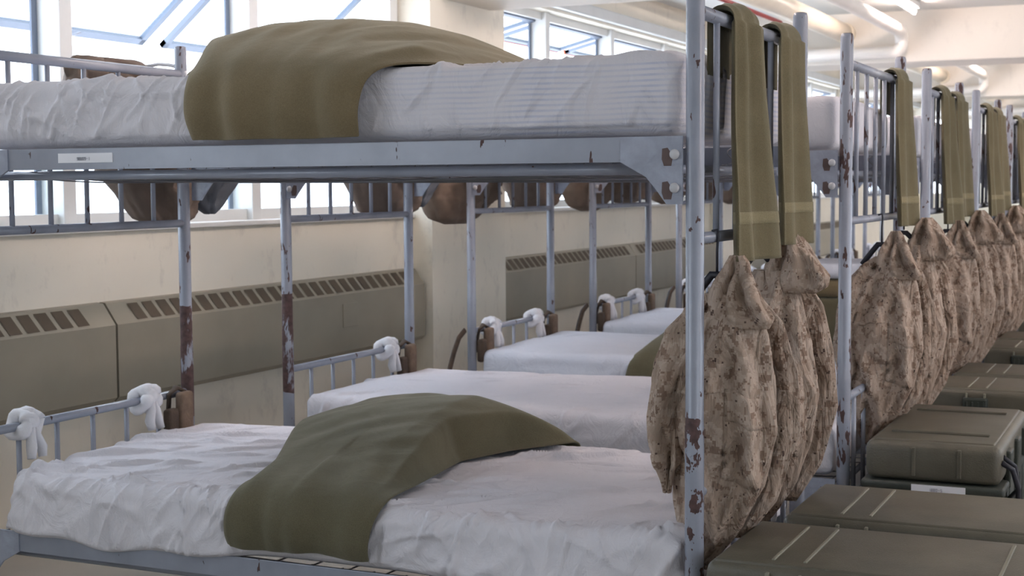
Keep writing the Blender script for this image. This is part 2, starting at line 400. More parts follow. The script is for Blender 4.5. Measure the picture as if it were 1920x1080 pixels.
# pipes and ceiling lights
def ceil_run(y0, y1, word):
    e1 = min(y1, y1)
    bm = nb(); rod(bm, (-1.68, y0, 2.505), (-1.68, e1-0.02, 2.505), 0.078, 20); rod(bm, (-1.68, e1-0.12, 2.505), (-1.68, e1, 2.505), 0.086, 20)
    tag(link('duct_pipe', bm, 'pipe'), 'thick cream pipe under the ceiling of the %s bay, running into the beam' % word, 'pipe')
    r = 0.052; yb = e1-0.10; pts = [(-1.20, y0, 2.49), (-1.20, yb-0.12, 2.49)]
    for k in range(1, 7):
        a = k/6*PI/2; pts.append((-1.20, yb-0.12+0.10*math.sin(a), 2.49-0.10*(1-math.cos(a))+0))
    zl = 2.325; pts.append((-1.20, yb-0.02, zl+0.06))
    for k in range(1, 7):
        a = k/6*PI/2; pts.append((-1.20-0.06*(1-math.cos(a)), yb-0.02, zl+0.06-0.06*math.sin(a)))
    pts.append((X_COL-0.0, yb-0.02, zl))
    bm = nb(); tube(bm, pts, r, 18); tag(link('heating_pipe', bm, 'pipe_w'), 'white heating pipe of the %s bay with a downward elbow at the beam' % word, 'pipe')
    pts = [(-2.17, y0, 2.60), (-2.17, yb-0.18, 2.60)]
    for k in range(1, 7):
        a = k/6*PI/2; pts.append((-2.17, yb-0.18+0.12*math.sin(a), 2.60-0.12*(1-math.cos(a))))
    pts.append((-2.17, yb-0.06, 2.30))
    bm = nb(); tube(bm, pts, 0.017, 12); t = tag(link('sprinkler_pipe', bm, 'red'), 'thin dark red pipe of the %s bay bending down at the beam' % word, 'pipe')
    bm = nb(); rod(bm, (-2.13, y0, 2.635), (-2.13, yb, 2.635), 0.013, 10); tag(link('conduit', bm, 'pipe_w'), 'thin white conduit above the red pipe of the %s bay' % word, 'pipe')
prev = -7.4
ceil_run(COLS[3]+0.75, COLS[4]+0.12, 'nearest visible'); ceil_run(COLS[4]+0.75, COLS[5]+0.12, 'second visible'); ceil_run(COLS[5]+0.75, COLS[6]+0.12, 'farthest')
def lamp(x, y, lab):
    t = thing('fluorescent_light', lab, 'ceiling light', (x, y, Z_C), 'fluorescent lights')
    bm = nb(); box(bm, -0.045, 0.045, -0.63, 0.63, -0.04, 0.0, 0.004); link('fixture', bm, 'frame', t)
    bm = nb(); rod(bm, (0, -0.6, -0.065), (0, 0.6, -0.065), 0.019, 14); link('lamp_tube', bm, 'tube', t)
    bm = nb(); box(bm, -0.012, 0.012, -0.625, -0.6, -0.09, -0.03); box(bm, -0.012, 0.012, 0.6, 0.625, -0.09, -0.03); link('socket', bm, 'frame', t)
    return t
l0 = lamp(-1.04, 8.45, 'lit bare fluorescent tube near the ceiling, largest at the top right of the photo')
words = {13.9: 'second', 19.3: 'third'}
for y in (1.6, 5.6, 13.9, 19.3, 11.5, 17.0, 3.2):
    lab = 'lit bare fluorescent tube in the %s ceiling bay' % words[y] if y in words else 'lit bare fluorescent tube overhead above the bunk row'
    c = dup(l0, (-1.04, y, Z_C), lab)
for y in (1.6, 4.9, 7.6, 11, 14, 17): dup(l0, (1.9, y, Z_C), 'lit bare fluorescent tube over the aisle')
for y in (0, 5.2, 11): dup(l0, (3.6, y, Z_C), 'lit bare fluorescent tube by the right wall')

# ================================================================ BUNK
RP = 0.0195
def bolt_bm(bm, x, y, z, s=1):
    sph(bm, (x, y, z), 0.011, 12, 8, (1, 0.55, 1))
def make_bunk(label):
    t = thing('bunk_bed', label, 'bunk bed', (0, 0, 0), 'bunk beds in the row')
    for x in (0, -L_BED):
        for y in (0, W_BED):
            bm = nb(); tube(bm, [(x, y, 0), (x, y, 0.74), (x, y, 0.743), (x, y, 1.69), (x, y, 1.70)], [RP+0.001, RP+0.001, RP, RP, RP-0.003], 24)
            p = link('post', bm, 'post', t); p['side'] = '%d%d' % (x < -1, y > 0.5)
            bm = nb(); rod(bm, (x, y, 1.699), (x, y, 1.7015), RP-0.007, 16); link('post_opening', bm, 'hole', p)
        n = 'foot' if x == 0 else 'head'
        bm = nb(); rod(bm, (x, 0, 1.612), (x, W_BED, 1.612), 0.0145, 16); link('top_bar', bm, 'post', t)
        bm = nb(); rod(bm, (x, 0, 1.137), (x, W_BED, 1.137), 0.0125, 16); link('crossbar', bm, 'post', t)
        bm = nb(); rod(bm, (x, 0, 0.593), (x, W_BED, 0.593), 0.0125, 16); link('lower_bar', bm, 'post', t)
        bm = nb(); rod(bm, (x, 0, 0.26), (x, W_BED, 0.26), 0.0125, 16); link('bottom_bar', bm, 'post_chip', t)
        for k in range(5):
            y = W_BED*(k+1)/6
            bm = nb(); rod(bm, (x, y, 1.137), (x, y, 1.612), 0.0075, 10); link('spindle', bm, 'post', t)
            bm = nb(); rod(bm, (x, y, 0.26), (x, y, 0.593), 0.0075, 10); link('spindle', bm, 'post', t)
    for (zr, nm) in ((1.352, 'upper'), (0.350, 'lower')):
        for y, s in ((0, 1), (W_BED, -1)):
            bm = nb(); yo = y - s*0.021
            a, b = sorted((yo, yo+s*0.005)); x0, x1 = -L_BED+0.15, -0.157
            box(bm, x0, x1, a, b, zr-0.05, zr, 0.0015)
            a, b = sorted((yo, yo+s*0.04)); box(bm, x0, x1, a, b, zr-0.053, zr-0.048)
            rail = link('side_rail', bm, 'rail', t)
            for xe, d in ((0, 1), (-L_BED, -1)):
                bm = nb(); X = lambda v: xe - d*v
                poly = [(X(0.157), zr), (X(0.02), zr), (X(0.02), zr-0.142), (X(0.055), zr-0.142), (X(0.075), zr-0.115), (X(0.10), zr-0.085), (X(0.157), zr-0.053)]
                a, b = sorted((yo-s*0.004, yo+s*0.003)); prism(bm, poly, 'y', a, b)
                br = link('bracket', bm, 'bracket', rail)
                for zz in (0.038, 0.108):
                    # keyholes
                    bm = nb(); kx = 0.052
                    poly = [(X(kx+0.012), zr-zz+0.012), (X(kx), zr-zz+0.014), (X(kx-0.012), zr-zz-0.004), (X(kx-0.008), zr-zz-0.024), (X(kx+0.008), zr-zz-0.024), (X(kx+0.013), zr-zz-0.010)]
                    ya = yo-s*0.0045; a, b = sorted((ya, ya+s*0.002)); prism(bm, poly, 'y', a, b); link('keyhole', bm, 'hole', rail)
                    bm = nb(); bolt_bm(bm, X(0.036), yo-s*0.008, zr-zz); link('bolt', bm, 'bolt', rail)
        # spring deck : hanging frame, helical hooks, link wires
        bm = nb()
        zf = zr-0.068
        for y in (0.03, W_BED-0.03): rod(bm, (-L_BED+0.05, y, zf), (-0.05, y, zf), 0.012, 10)
        for x in (-L_BED+0.06, -0.06): rod(bm, (x, 0.02, zf), (x, W_BED-0.02, zf), 0.010, 10)
        dk = link('spring_deck', bm, 'rail', t)
        bm = nb()
        for k in range(9):
            y = 0.09+k*(W_BED-0.18)/8
            pts = [(-0.06-(L_BED-0.12)*u, y, zf-0.022*math.sin(PI*u)) for u in [i/10 for i in range(11)]]; tube(bm, pts, 0.0022, 5)
        for k in range(17):
            x = -0.12-k*(L_BED-0.24)/16
            pts = [(x, 0.03+(W_BED-0.06)*u, zf-0.022*math.sin(PI*u)*0.8) for u in [i/8 for i in range(9)]]; tube(bm, pts, 0.0022, 5)
        w = link('link_wires', bm, 'spring', dk); w['kind'] = 'stuff'
        bm = nb()
        for k in range(22):
            x = -0.1-k*(L_BED-0.2)/21
            for y, s in ((0.0, 1), (W_BED, -1)):
                pts = [(x+0.012*math.sin(u*4*PI)*(0.4+u), y-s*0.012+s*0.06*u, zr-0.004+0.010*math.sin(u*2*PI)-0.045*u) for u in [i/12 for i in range(13)]]; tube(bm, pts, 0.0018, 5)
        w = link('spring_hooks', bm, 'spring', dk); w['kind'] = 'stuff'
    return t
def glyphs(bm, x0, z0, y, h, text, ax='x', d=-1):
    SEG = {'0': 'abcdef', '1': 'bc', '8': 'abcdefg', '9': 'abcdfg', 'W': 'bcdef', '3': 'abcdg', 'H': 'bcefg', 'B': 'cdefg', '-': 'g', '5': 'acdfg', '2': 'abdeg', '/': ''}
    w = h*0.55; tk = h*0.16
    for ch in text:
        for s in SEG.get(ch, ''):
            r = {'a': (0, w, h-tk, h), 'd': (0, w, 0, tk), 'g': (0, w, h/2-tk/2, h/2+tk/2), 'f': (0, tk, h/2, h), 'e': (0, tk, 0, h/2), 'b': (w-tk, w, h/2, h), 'c': (w-tk, w, 0, h/2)}[s]
            box(bm, x0+r[0], x0+r[1], y-0.0006, y, z0+r[2], z0+r[3])
        x0 += w*1.35
BW = ['nearest', 'second', 'third', 'fourth', 'fifth', 'sixth', 'seventh', 'eighth', 'ninth']
NB = 9
bunk0 = make_bunk('nearest grey metal bunk bed, a white name label on its upper side rail')
bunks = [bunk0]
for i in range(1, NB):
    b = dup(bunk0, (0, i*P_BED, 0), 'chipped grey metal bunk bed, %s from the camera in the row' % BW[i]); bunks.append(b)
def setmat(o, m):
    o.material_slots[0].link = 'OBJECT'; o.material_slots[0].material = MT[m]
postmats = {(0, '00'): 'post_lowchip', (0, '01'): 'post', (0, '11'): 'post_rust', (0, '10'): 'post', (1, '00'): 'post_chip', (1, '01'): 'post_chip', (1, '10'): 'post_rust', (1, '11'): 'post',
            (2, '00'): 'post_lowchip', (2, '01'): 'post_dark', (3, '00'): 'post', (3, '01'): 'post_dark', (4, '00'): 'post_dark', (4, '01'): 'post_dark'}
for i, b in enumerate(bunks):
    for ch in b.children:
        if ch.name.split('.')[0] == 'post':
            setmat(ch, postmats.get((i, ch['side']), 'post_chip' if i > 3 and ch['side'][0] == '0' else 'post')); del ch['side']
        if i > 0 and ch.name.split('.')[0] == 'side_rail' : pass
# name label on the near upper rail of the first bunk
rail0 = [c for c in bunk0.children if c.name.startswith('side_rail')][0]
bm = nb(); box(bm, -1.678, -1.505, -0.0225, -0.0210, 1.3155, 1.3395); lb = link('name_label', bm, 'label', rail0)
lb['label'] = 'white paper label'
bm = nb(); glyphs(bm, -1.617, 1.3215, -0.0228, 0.008, '98W09-1'); link('label_print', bm, 'ink', rail0)

# ================================================================ MATTRESSES
def mattress(name, label, cat, loc, x0, x1, y0, y1, z0, z1, mat, seed, res=0.012, amp=1.0, ncre=70, hang=None, sag=0.0, skew=0.0, calm=None, group=None):
    rnd = random.Random(seed); bm = nb(); r = 0.034
    nx = max(8, int((x1-x0)/res)); ny = max(6, int((y1-y0)/res)); nz_ = max(4, int((z1-z0)/res))
    key = {}; P = []
    def vert(i, j, k):
        if (i, j, k) not in key:
            key[(i, j, k)] = len(P); P.append((x0+(x1-x0)*i/nx, y0+(y1-y0)*j/ny, z0+(z1-z0)*k/nz_))
        return key[(i, j, k)]
    F = []
    for i in range(nx):
        for j in range(ny):
            F.append((vert(i, j, nz_), vert(i+1, j, nz_), vert(i+1, j+1, nz_), vert(i, j+1, nz_)))
            F.append((vert(i, j+1, 0), vert(i+1, j+1, 0), vert(i+1, j, 0), vert(i, j, 0)))
        for k in range(nz_):
            F.append((vert(i, 0, k), vert(i+1, 0, k), vert(i+1, 0, k+1), vert(i, 0, k+1)))
            F.append((vert(i, ny, k+1), vert(i+1, ny, k+1), vert(i+1, ny, k), vert(i, ny, k)))
    for j in range(ny):
        for k in range(nz_):
            F.append((vert(0, j, k+1), vert(0, j+1, k+1), vert(0, j+1, k), vert(0, j, k)))
            F.append((vert(nx, j, k), vert(nx, j+1, k), vert(nx, j+1, k+1), vert(nx, j, k+1)))
    A = np.array(P); lo = np.array([x0+r, y0+r, z0+r]); hi = np.array([x1-r, y1-r, z1-r])
    Q = np.clip(A, lo, hi); D = A-Q; ln = np.linalg.norm(D, axis=1, keepdims=True); ln[ln == 0] = 1
    Nn = D/ln; A = Q+Nn*r
    # unrolled coordinate across the bed: s<0 is the near side
    s = np.where(A[:, 1] <= y0+r, -(z1-A[:, 2]), A[:, 1]-y0)
    X = A[:, 0]; h = np.zeros(len(A)); topw = (Nn[:, 2] > -0.3)
    T = z1-z0
    def crease(px, ps, ang, Lc, w, hh, curv=0):
        dx = X-px; ds = s-ps; c, sn = math.cos(ang), math.sin(ang)
        a = dx*c+ds*sn; b = -dx*sn+ds*c+curv*a*a
        m = np.clip(1-np.abs(a)/Lc, 0, 1); m = m*m*(3-2*m)
        return hh*m*np.exp(-(b/w)**2)
    for q in range(ncre):
        kind = rnd.random(); px = rnd.uniform(x0, x1)
        if kind < 0.5:    # pulls radiating from the tucked side
            ps = rnd.uniform(-T, 0.06); ang = rnd.choice((1, 1, -1))*rnd.uniform(0.75, 1.45); Lc = rnd.uniform(0.05, 0.14); w = rnd.uniform(0.0035, 0.0075); hh = rnd.uniform(0.0025, 0.0065)
        elif kind < 0.9:  # long soft wrinkles over the top
            ps = rnd.uniform(0, y1-y0); ang = rnd.uniform(0.1, 1.0); Lc = rnd.uniform(0.08, 0.30); w = rnd.uniform(0.0045, 0.009); hh = rnd.uniform(0.004, 0.011)*(1 if rnd.random() < 0.75 else -0.6)
        else:
            ps = rnd.uniform(-T, -0.02); ang = rnd.uniform(-0.5, 0.5); Lc = rnd.uniform(0.08, 0.25); w = rnd.uniform(0.006, 0.015); hh = rnd.uniform(0.002, 0.005)
        h += crease(px, ps, ang, Lc, w, hh, rnd.uniform(-2, 2))*amp
    if calm:   # cloth lies flat where a blanket presses on it
        cm, ch_ = (calm[0]+calm[1])/2, (calm[1]-calm[0])/2
        h *= np.clip((np.abs(X-cm)-ch_)/0.05, 0.0, 1.0)
    A = A+Nn*(h*topw)[:, None]
    bmp_ = np.array([N3(p[0]*2.2+seed, p[1]*3, p[2]*5)*0.008+N3(p[0]*9+seed, p[1]*9, p[2]*9)*0.0025 for p in A]); A = A+Nn*(bmp_*topw*amp)[:, None]
    # puckered, slightly bellied sides
    side = np.clip(-Nn[:, 1], 0, 1); zf = (A[:, 2]-z0)/T
    A[:, 1] -= side*0.008*np.sin(np.clip(zf, 0, 1)*PI)
    if sag: A[:, 2] -= sag*np.sin(np.clip((X-x0)/(x1-x0), 0, 1)*PI)*(zf > 0.5)*1.0
    if hang:
        for (xc, wd, dz) in hang:
            m = np.exp(-((X-xc)/wd)**2)*side*np.clip(1-zf*1.6, 0, 1)
            A[:, 2] -= m*dz; A[:, 1] -= m*0.03
    if skew: A[:, 0] -= skew*(A[:, 1]-y0)/(y1-y0)*(x1-A[:, 0])/(x1-x0)
    bm.free()
    me = bpy.data.meshes.new(name); me.from_pydata([tuple(a) for a in A], [], F); me.materials.append(MT[mat]); me.update()
    for p in me.polygons: p.use_smooth = True
    o = bpy.data.objects.new(name, me); COL.objects.link(o); o.location = loc
    return tag(o, label, cat, group)
GU = 'sheet-covered mattresses on the upper bunks'; GL = 'sheet-covered mattresses on the lower bunks'
mu0 = mattress('mattress', 'upper mattress of the nearest bunk, thin white sheet showing striped ticking, blanket across its middle', 'mattress', (0, 0, 0),
    -1.97, -0.035, 0.005, 0.905, 1.355, 1.528, 'sheet_stripe', 3, 0.0058, 1.45, 190, calm=(-1.19, -0.84), group=GU)
ml0 = mattress('mattress', 'lower mattress of the nearest bunk under a wrinkled white sheet, green blanket across its middle', 'mattress', (0, 0, 0),
    -1.885, -0.03, -0.015, 0.94, 0.352, 0.500, 'sheet', 11, 0.006, 1.6, 300, hang=[(-1.55, 0.13, 0.055), (-1.80, 0.12, 0.03), (-0.35, 0.2, 0.06), (-1.28, 0.14, 0.035)], skew=0.085, calm=(-1.10, -0.84), group=GL)
ml1 = mattress('mattress', 'lower mattress of the second bunk with a plain white sheet and no blanket', 'mattress', (0, P_BED, 0),
    -1.93, -0.03, -0.005, 0.93, 0.352, 0.505, 'sheet', 21, 0.010, 1.2, 150, hang=[(-1.5, 0.2, 0.03)], group=GL)
ml2 = mattress('mattress', 'lower mattress of the third bunk in bluish white sheet, green blanket over foot half', 'mattress', (0, 2*P_BED, 0),
    -1.95, -0.03, -0.005, 0.93, 0.352, 0.510, 'sheet_blue', 31, 0.014, 1.1, 90, hang=[(-1.5, 0.2, 0.03)], group=GL)
mu1 = mattress('mattress', 'upper mattress of the second bunk in a white sheet', 'mattress', (0, P_BED, 0),
    -1.97, -0.035, 0.005, 0.905, 1.355, 1.520, 'sheet', 41, 0.02, 1.2, 80, group=GU)
for i in range(3, NB): dup(ml2, (0, i*P_BED, 0), 'white-sheeted lower mattress of the %s bunk from the camera' % BW[i])
for i in range(2, NB): dup(mu1, (0, i*P_BED, 0), 'white-sheeted upper mattress of the %s bunk from the camera' % BW[i])

# ================================================================ BLANKETS
def ridge_y(y, yn, yc, pk):
    if y < pk: return math.sin(PI/2*max(0, min(1, (y-yn+0.02)/(pk-yn+0.02))))**1.1
    return max(0.0, math.cos(PI/2*min(1, (y-pk)/(yc+0.03-pk))))**0.8
def blanket(label, loc, ztop, zbot, XL, XR, ridge, mat, seed, ycore=0.92, holes=False, peak=0.45, edge=0.10, lift=0.006, nu=90, nv=150, ynear=-0.035, group='olive wool blankets on the bunks'):
    bm = nb(); hs = ztop-zbot; yn = ynear; total = hs+ycore-yn+0.10; G = []
    for j in range(nv+1):
        d = total*j/nv; row = []
        if d < hs: y, z, t = yn, zbot+d, 0.0
        elif d < hs+ycore-yn: y = yn+(d-hs); z = ztop; t = (d-hs)/(ycore-yn)
        else: y = ycore+0.02; z = ztop-(d-hs-(ycore-yn)); t = 1.0
        rc = 0.05; aa = (d-(hs-rc))/(2*rc)      # round the near top edge
        if 0 < aa < 1: y = yn+rc*(1-math.cos(aa*PI/2)); z = ztop-rc+rc*math.sin(aa*PI/2)
        xl, xr = interp(d, XL), interp(d, XR)
        for i in range(nu+1):
            u = i/nu; x = xl+(xr-xl)*u
            yy = y-yn
            by = ridge_y(y, yn, ycore, peak) if d > hs-rc else 0.0
            et = sstep(0, 1, min((x-xl), (xr-x))/edge)
            hr = max(0, interp(x, ridge)-ztop)*by*et
            zz = z+hr+lift
            # vertical folds on the hanging side, fading over the top
            side = 1-sstep(hs*0.9, hs+0.30, d); eu = sstep(0, 0.12, min(u, 1-u))
            lean = x+0.25*max(0, d-hs*0.5)*(1 if x > -1.0 else 0.4); f = 0.022*N3(lean*7+seed, d*1.2, seed)+0.012*N3(lean*17+3, d*1.6+seed, 1)+0.007*math.sin(lean*44+4*N3(lean*5, d*3, seed))
            top = 0.010*N3(x*5-y*4+seed, y*3, 2)+0.006*N3(x*14-y*10, y*5, seed)
            px, py, pz = x, y, zz
            bulge = 0.022*math.sin(PI*min(1, d/hs)) if d < hs else 0
            py -= (f*(0.3+0.7*eu)+0.010)*side*(0.5+0.5*(d < hs))+bulge
            pz += top*(1-side)*eu+f*0.5*eu*sstep(hs*0.9, hs+0.1, d)*(1-sstep(hs+0.1, hs+0.5, d))-0.003*(1-eu)*(1-side)
            # edge rolls under
            e = min(u, 1-u)
            if e < 0.03: pz -= 0.004*(1-e/0.03)*(1-side); py += 0.008*(1-e/0.03)*side
            if d < hs*0.4: pz += 0.010*N3(x*6, seed, 3)*(1-d/(hs*0.4))
            row.append((px, py, pz))
        G.append(row)
    GA = np.array(G); j0 = max(1, int((hs-0.10)/total*nv)); j1 = min(nv-1, int((hs+0.16)/total*nv))
    for it in range(60): GA[j0:j1] = 0.5*GA[j0:j1]+0.25*(GA[j0-1:j1-1]+GA[j0+1:j1+1])
    for it in range(3): GA[1:-1] = 0.5*GA[1:-1]+0.25*(GA[:-2]+GA[2:])
    G = [[tuple(p) for p in r_] for r_ in GA]
    gridsurf(bm, G)
    o = link('blanket', bm, mat, None, True, loc); tag(o, label, 'blanket', group)
    sm = o.modifiers.new('thick', 'SOLIDIFY'); sm.thickness = 0.006; sm.offset = 1
    ss = o.modifiers.new('smooth', 'SUBSURF'); ss.levels = 1; ss.render_levels = 1
    if holes:
        bm = nb()
        for (x, y, w) in holes:
            d = (y-yn); by = ridge_y(y, yn, ycore, peak); z = ztop+max(0, interp(x, ridge)-ztop)*by+0.012
            sph(bm, (x, y, z+0.004), 0.012, 10, 6, (w, 0.8, 0.5))
        h = link('fringe_gap', bm, 'dark', o)
    return o
up_r = [(-1.62, 1.53), (-1.535, 1.598), (-1.41, 1.652), (-1.255, 1.676), (-1.14, 1.682), (-1.04, 1.680), (-0.9, 1.658), (-0.77, 1.62), (-0.64, 1.565), (-0.55, 1.53)]
blanket('tan olive wool blanket humped over the upper mattress of the nearest bunk', (0, 0, 0), 1.528, 1.358,
        [(0, -1.245), (0.1, -1.262), (0.17, -1.255), (0.35, -1.40), (0.6, -1.58), (1.3, -1.60)], [(0, -0.785), (0.17, -0.765), (0.22, -0.72), (0.32, -0.62), (0.6, -0.50), (1.3, -0.46)], up_r, 'wool', 5, edge=0.09)
lo_r = [(-1.56, 0.50), (-1.42, 0.54), (-1.24, 0.605), (-1.085, 0.632), (-0.90, 0.630), (-0.80, 0.60), (-0.72, 0.575), (-0.62, 0.53)]
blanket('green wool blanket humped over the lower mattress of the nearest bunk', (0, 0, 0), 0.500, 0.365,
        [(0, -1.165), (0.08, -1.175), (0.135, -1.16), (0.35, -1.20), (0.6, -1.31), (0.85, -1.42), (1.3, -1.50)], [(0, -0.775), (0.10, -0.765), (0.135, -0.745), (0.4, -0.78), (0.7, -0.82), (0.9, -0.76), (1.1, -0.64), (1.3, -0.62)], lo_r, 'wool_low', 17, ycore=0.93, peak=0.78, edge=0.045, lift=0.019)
b3_r = [(-1.3, 0.55), (-1.2, 0.60), (-1.0, 0.63), (-0.8, 0.62), (-0.55, 0.66), (-0.3, 0.64), (-0.1, 0.55)]
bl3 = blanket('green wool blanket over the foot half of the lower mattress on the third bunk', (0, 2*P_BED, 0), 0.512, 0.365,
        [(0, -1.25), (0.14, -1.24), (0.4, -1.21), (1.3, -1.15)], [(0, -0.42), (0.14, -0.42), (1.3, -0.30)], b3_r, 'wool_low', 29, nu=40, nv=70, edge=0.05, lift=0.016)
dup(bl3, (0.25, 4*P_BED, 0), 'green wool blanket on the lower mattress of the fifth bunk')
# folded blanket with white cloth on top on the third bunk
t = thing('folded_bedding', 'folded green blankets topped by a white sheet, on the foot of the third bunk', 'bedding', (-0.34, 2*P_BED+0.30, 0.585))
bm = nb(); box(bm, -0.2, 0.2, -0.15, 0.3, 0.0, 0.19, 0.03, 4); link('folded_blanket', bm, 'wool_low', t, True)
bm = nb(); box(bm, -0.2, 0.2, -0.15, 0.3, 0.19, 0.27, 0.03, 4); link('upper_fold', bm, 'wool', t, True)
bm = nb(); box(bm, -0.21, 0.21, -0.16, 0.31, 0.27, 0.335, 0.025, 4); link('folded_sheet', bm, 'sheet_blue', t, True)

# ================================================================ TOWELS
def towel(label, loc, wtop, wbot, ybot, zb, seed, group='olive towels over the foot rails'):
    """vertical folded towel over a bar running along y at x=0,z=1.612"""
    t = thing('towel', label, 'towel', loc, group)
    zt = 1.612; R = 0.024
    path = []   # (x, z, frac) from front bottom up and over to the back
    n1 = 60
    for k in range(n1+1):
        z = zb+(zt-zb)*k/n1; fr = k/n1
        path.append((0.030+0.030*(1-fr)**1.2, z, 1-fr))
    for k in range(1, 12):
        a = k/12*PI; path.append((0.030*math.cos(a), zt+0.030*math.sin(a), 0.0))
    for k in range(0, 12):
        path.append((-0.030, zt-0.12*k/11, 0.0))
    def make(w0, lobes, z_lo, z_hi, off=0.0, front_only=False):
        G = []; m = 36
        for (x, z, fr) in path:
            if front_only and not (z_lo <= z <= z_hi and x > 0): continue
            w = wtop+(wbot-wtop)*fr; yc = ybot*fr; back = x < 0.0
            row = []
            for i in range(m):
                a = 2*PI*i/m; cy = math.cos(a); sn = math.sin(a)
                # lens section with a pinched valley = two rolled folds
                v = 0.5+0.5*cy
                th = (0.028+0.012*fr)*(0.12+abs(math.sin(PI*(v-0.30)/0.70)) if v > 0.30 else 0.12+abs(math.sin(PI*v/0.30))*0.7)*(1.0 if x > -0.02 else 0.3)
                th *= 1.0 if not back else 0.6
                nn = 0.008*N3(v*5+seed, z*3, 1)+0.008*N3(v*14, z*1.2, seed)
                y = yc+w*0.5*cy*(1+0.04*N3(z*6, seed, 4))
                o_ = sn*th+nn*(1 if sn > 0 else 0.3)+off*(1 if sn > -0.2 else -0.4)
                if x > 0 and z < zt: p = (x+max(o_, -0.012), y, z)
                elif x > -0.0301 and z >= zt:
                    an = math.atan2(z-zt, x); rr = 0.030+max(o_*0.5, -0.010); p = (rr*math.cos(an), y, zt+rr*math.sin(an))
                else: p = (x-max(o_*0.6, -0.010), y, z)
                row.append(p)
            G.append(row)
        bm = nb(); V = gridsurf(bm, G, True); bm.faces.new(V[0][::-1]); bm.faces.new(V[-1]); bmesh.ops.recalc_face_normals(bm, faces=bm.faces[:]); return bm
    body = link('towel_cloth', make(0, 2, 0, 9), 'towel', t, True)
    link('woven_band', make(0, 2, zb+0.075, zb+0.108, 0.0012, True), 'towel_band', t, True)
    return t
tw1 = towel('olive towel hung over the foot rail of the nearest bunk, beside the tall near post', (0, 0.285, 0), 0.20, 0.30, -0.03, 1.085, 2)
tw2 = towel('olive towel hung over the foot rail of the nearest bunk, next to its far post', (0, 0.70, 0), 0.20, 0.23, -0.08, 1.105, 9)
dup(tw2, (0, P_BED+0.80, 0), 'single olive towel on the foot rail of the second bunk')
for i in range(2, NB):
    dup(tw1, (0, i*P_BED+0.33, 0), 'near one of two olive towels on the foot rail of the %s bunk' % BW[i])
    dup(tw2, (0, i*P_BED+0.76, 0), 'far one of two olive towels on the foot rail of the %s bunk' % BW[i])

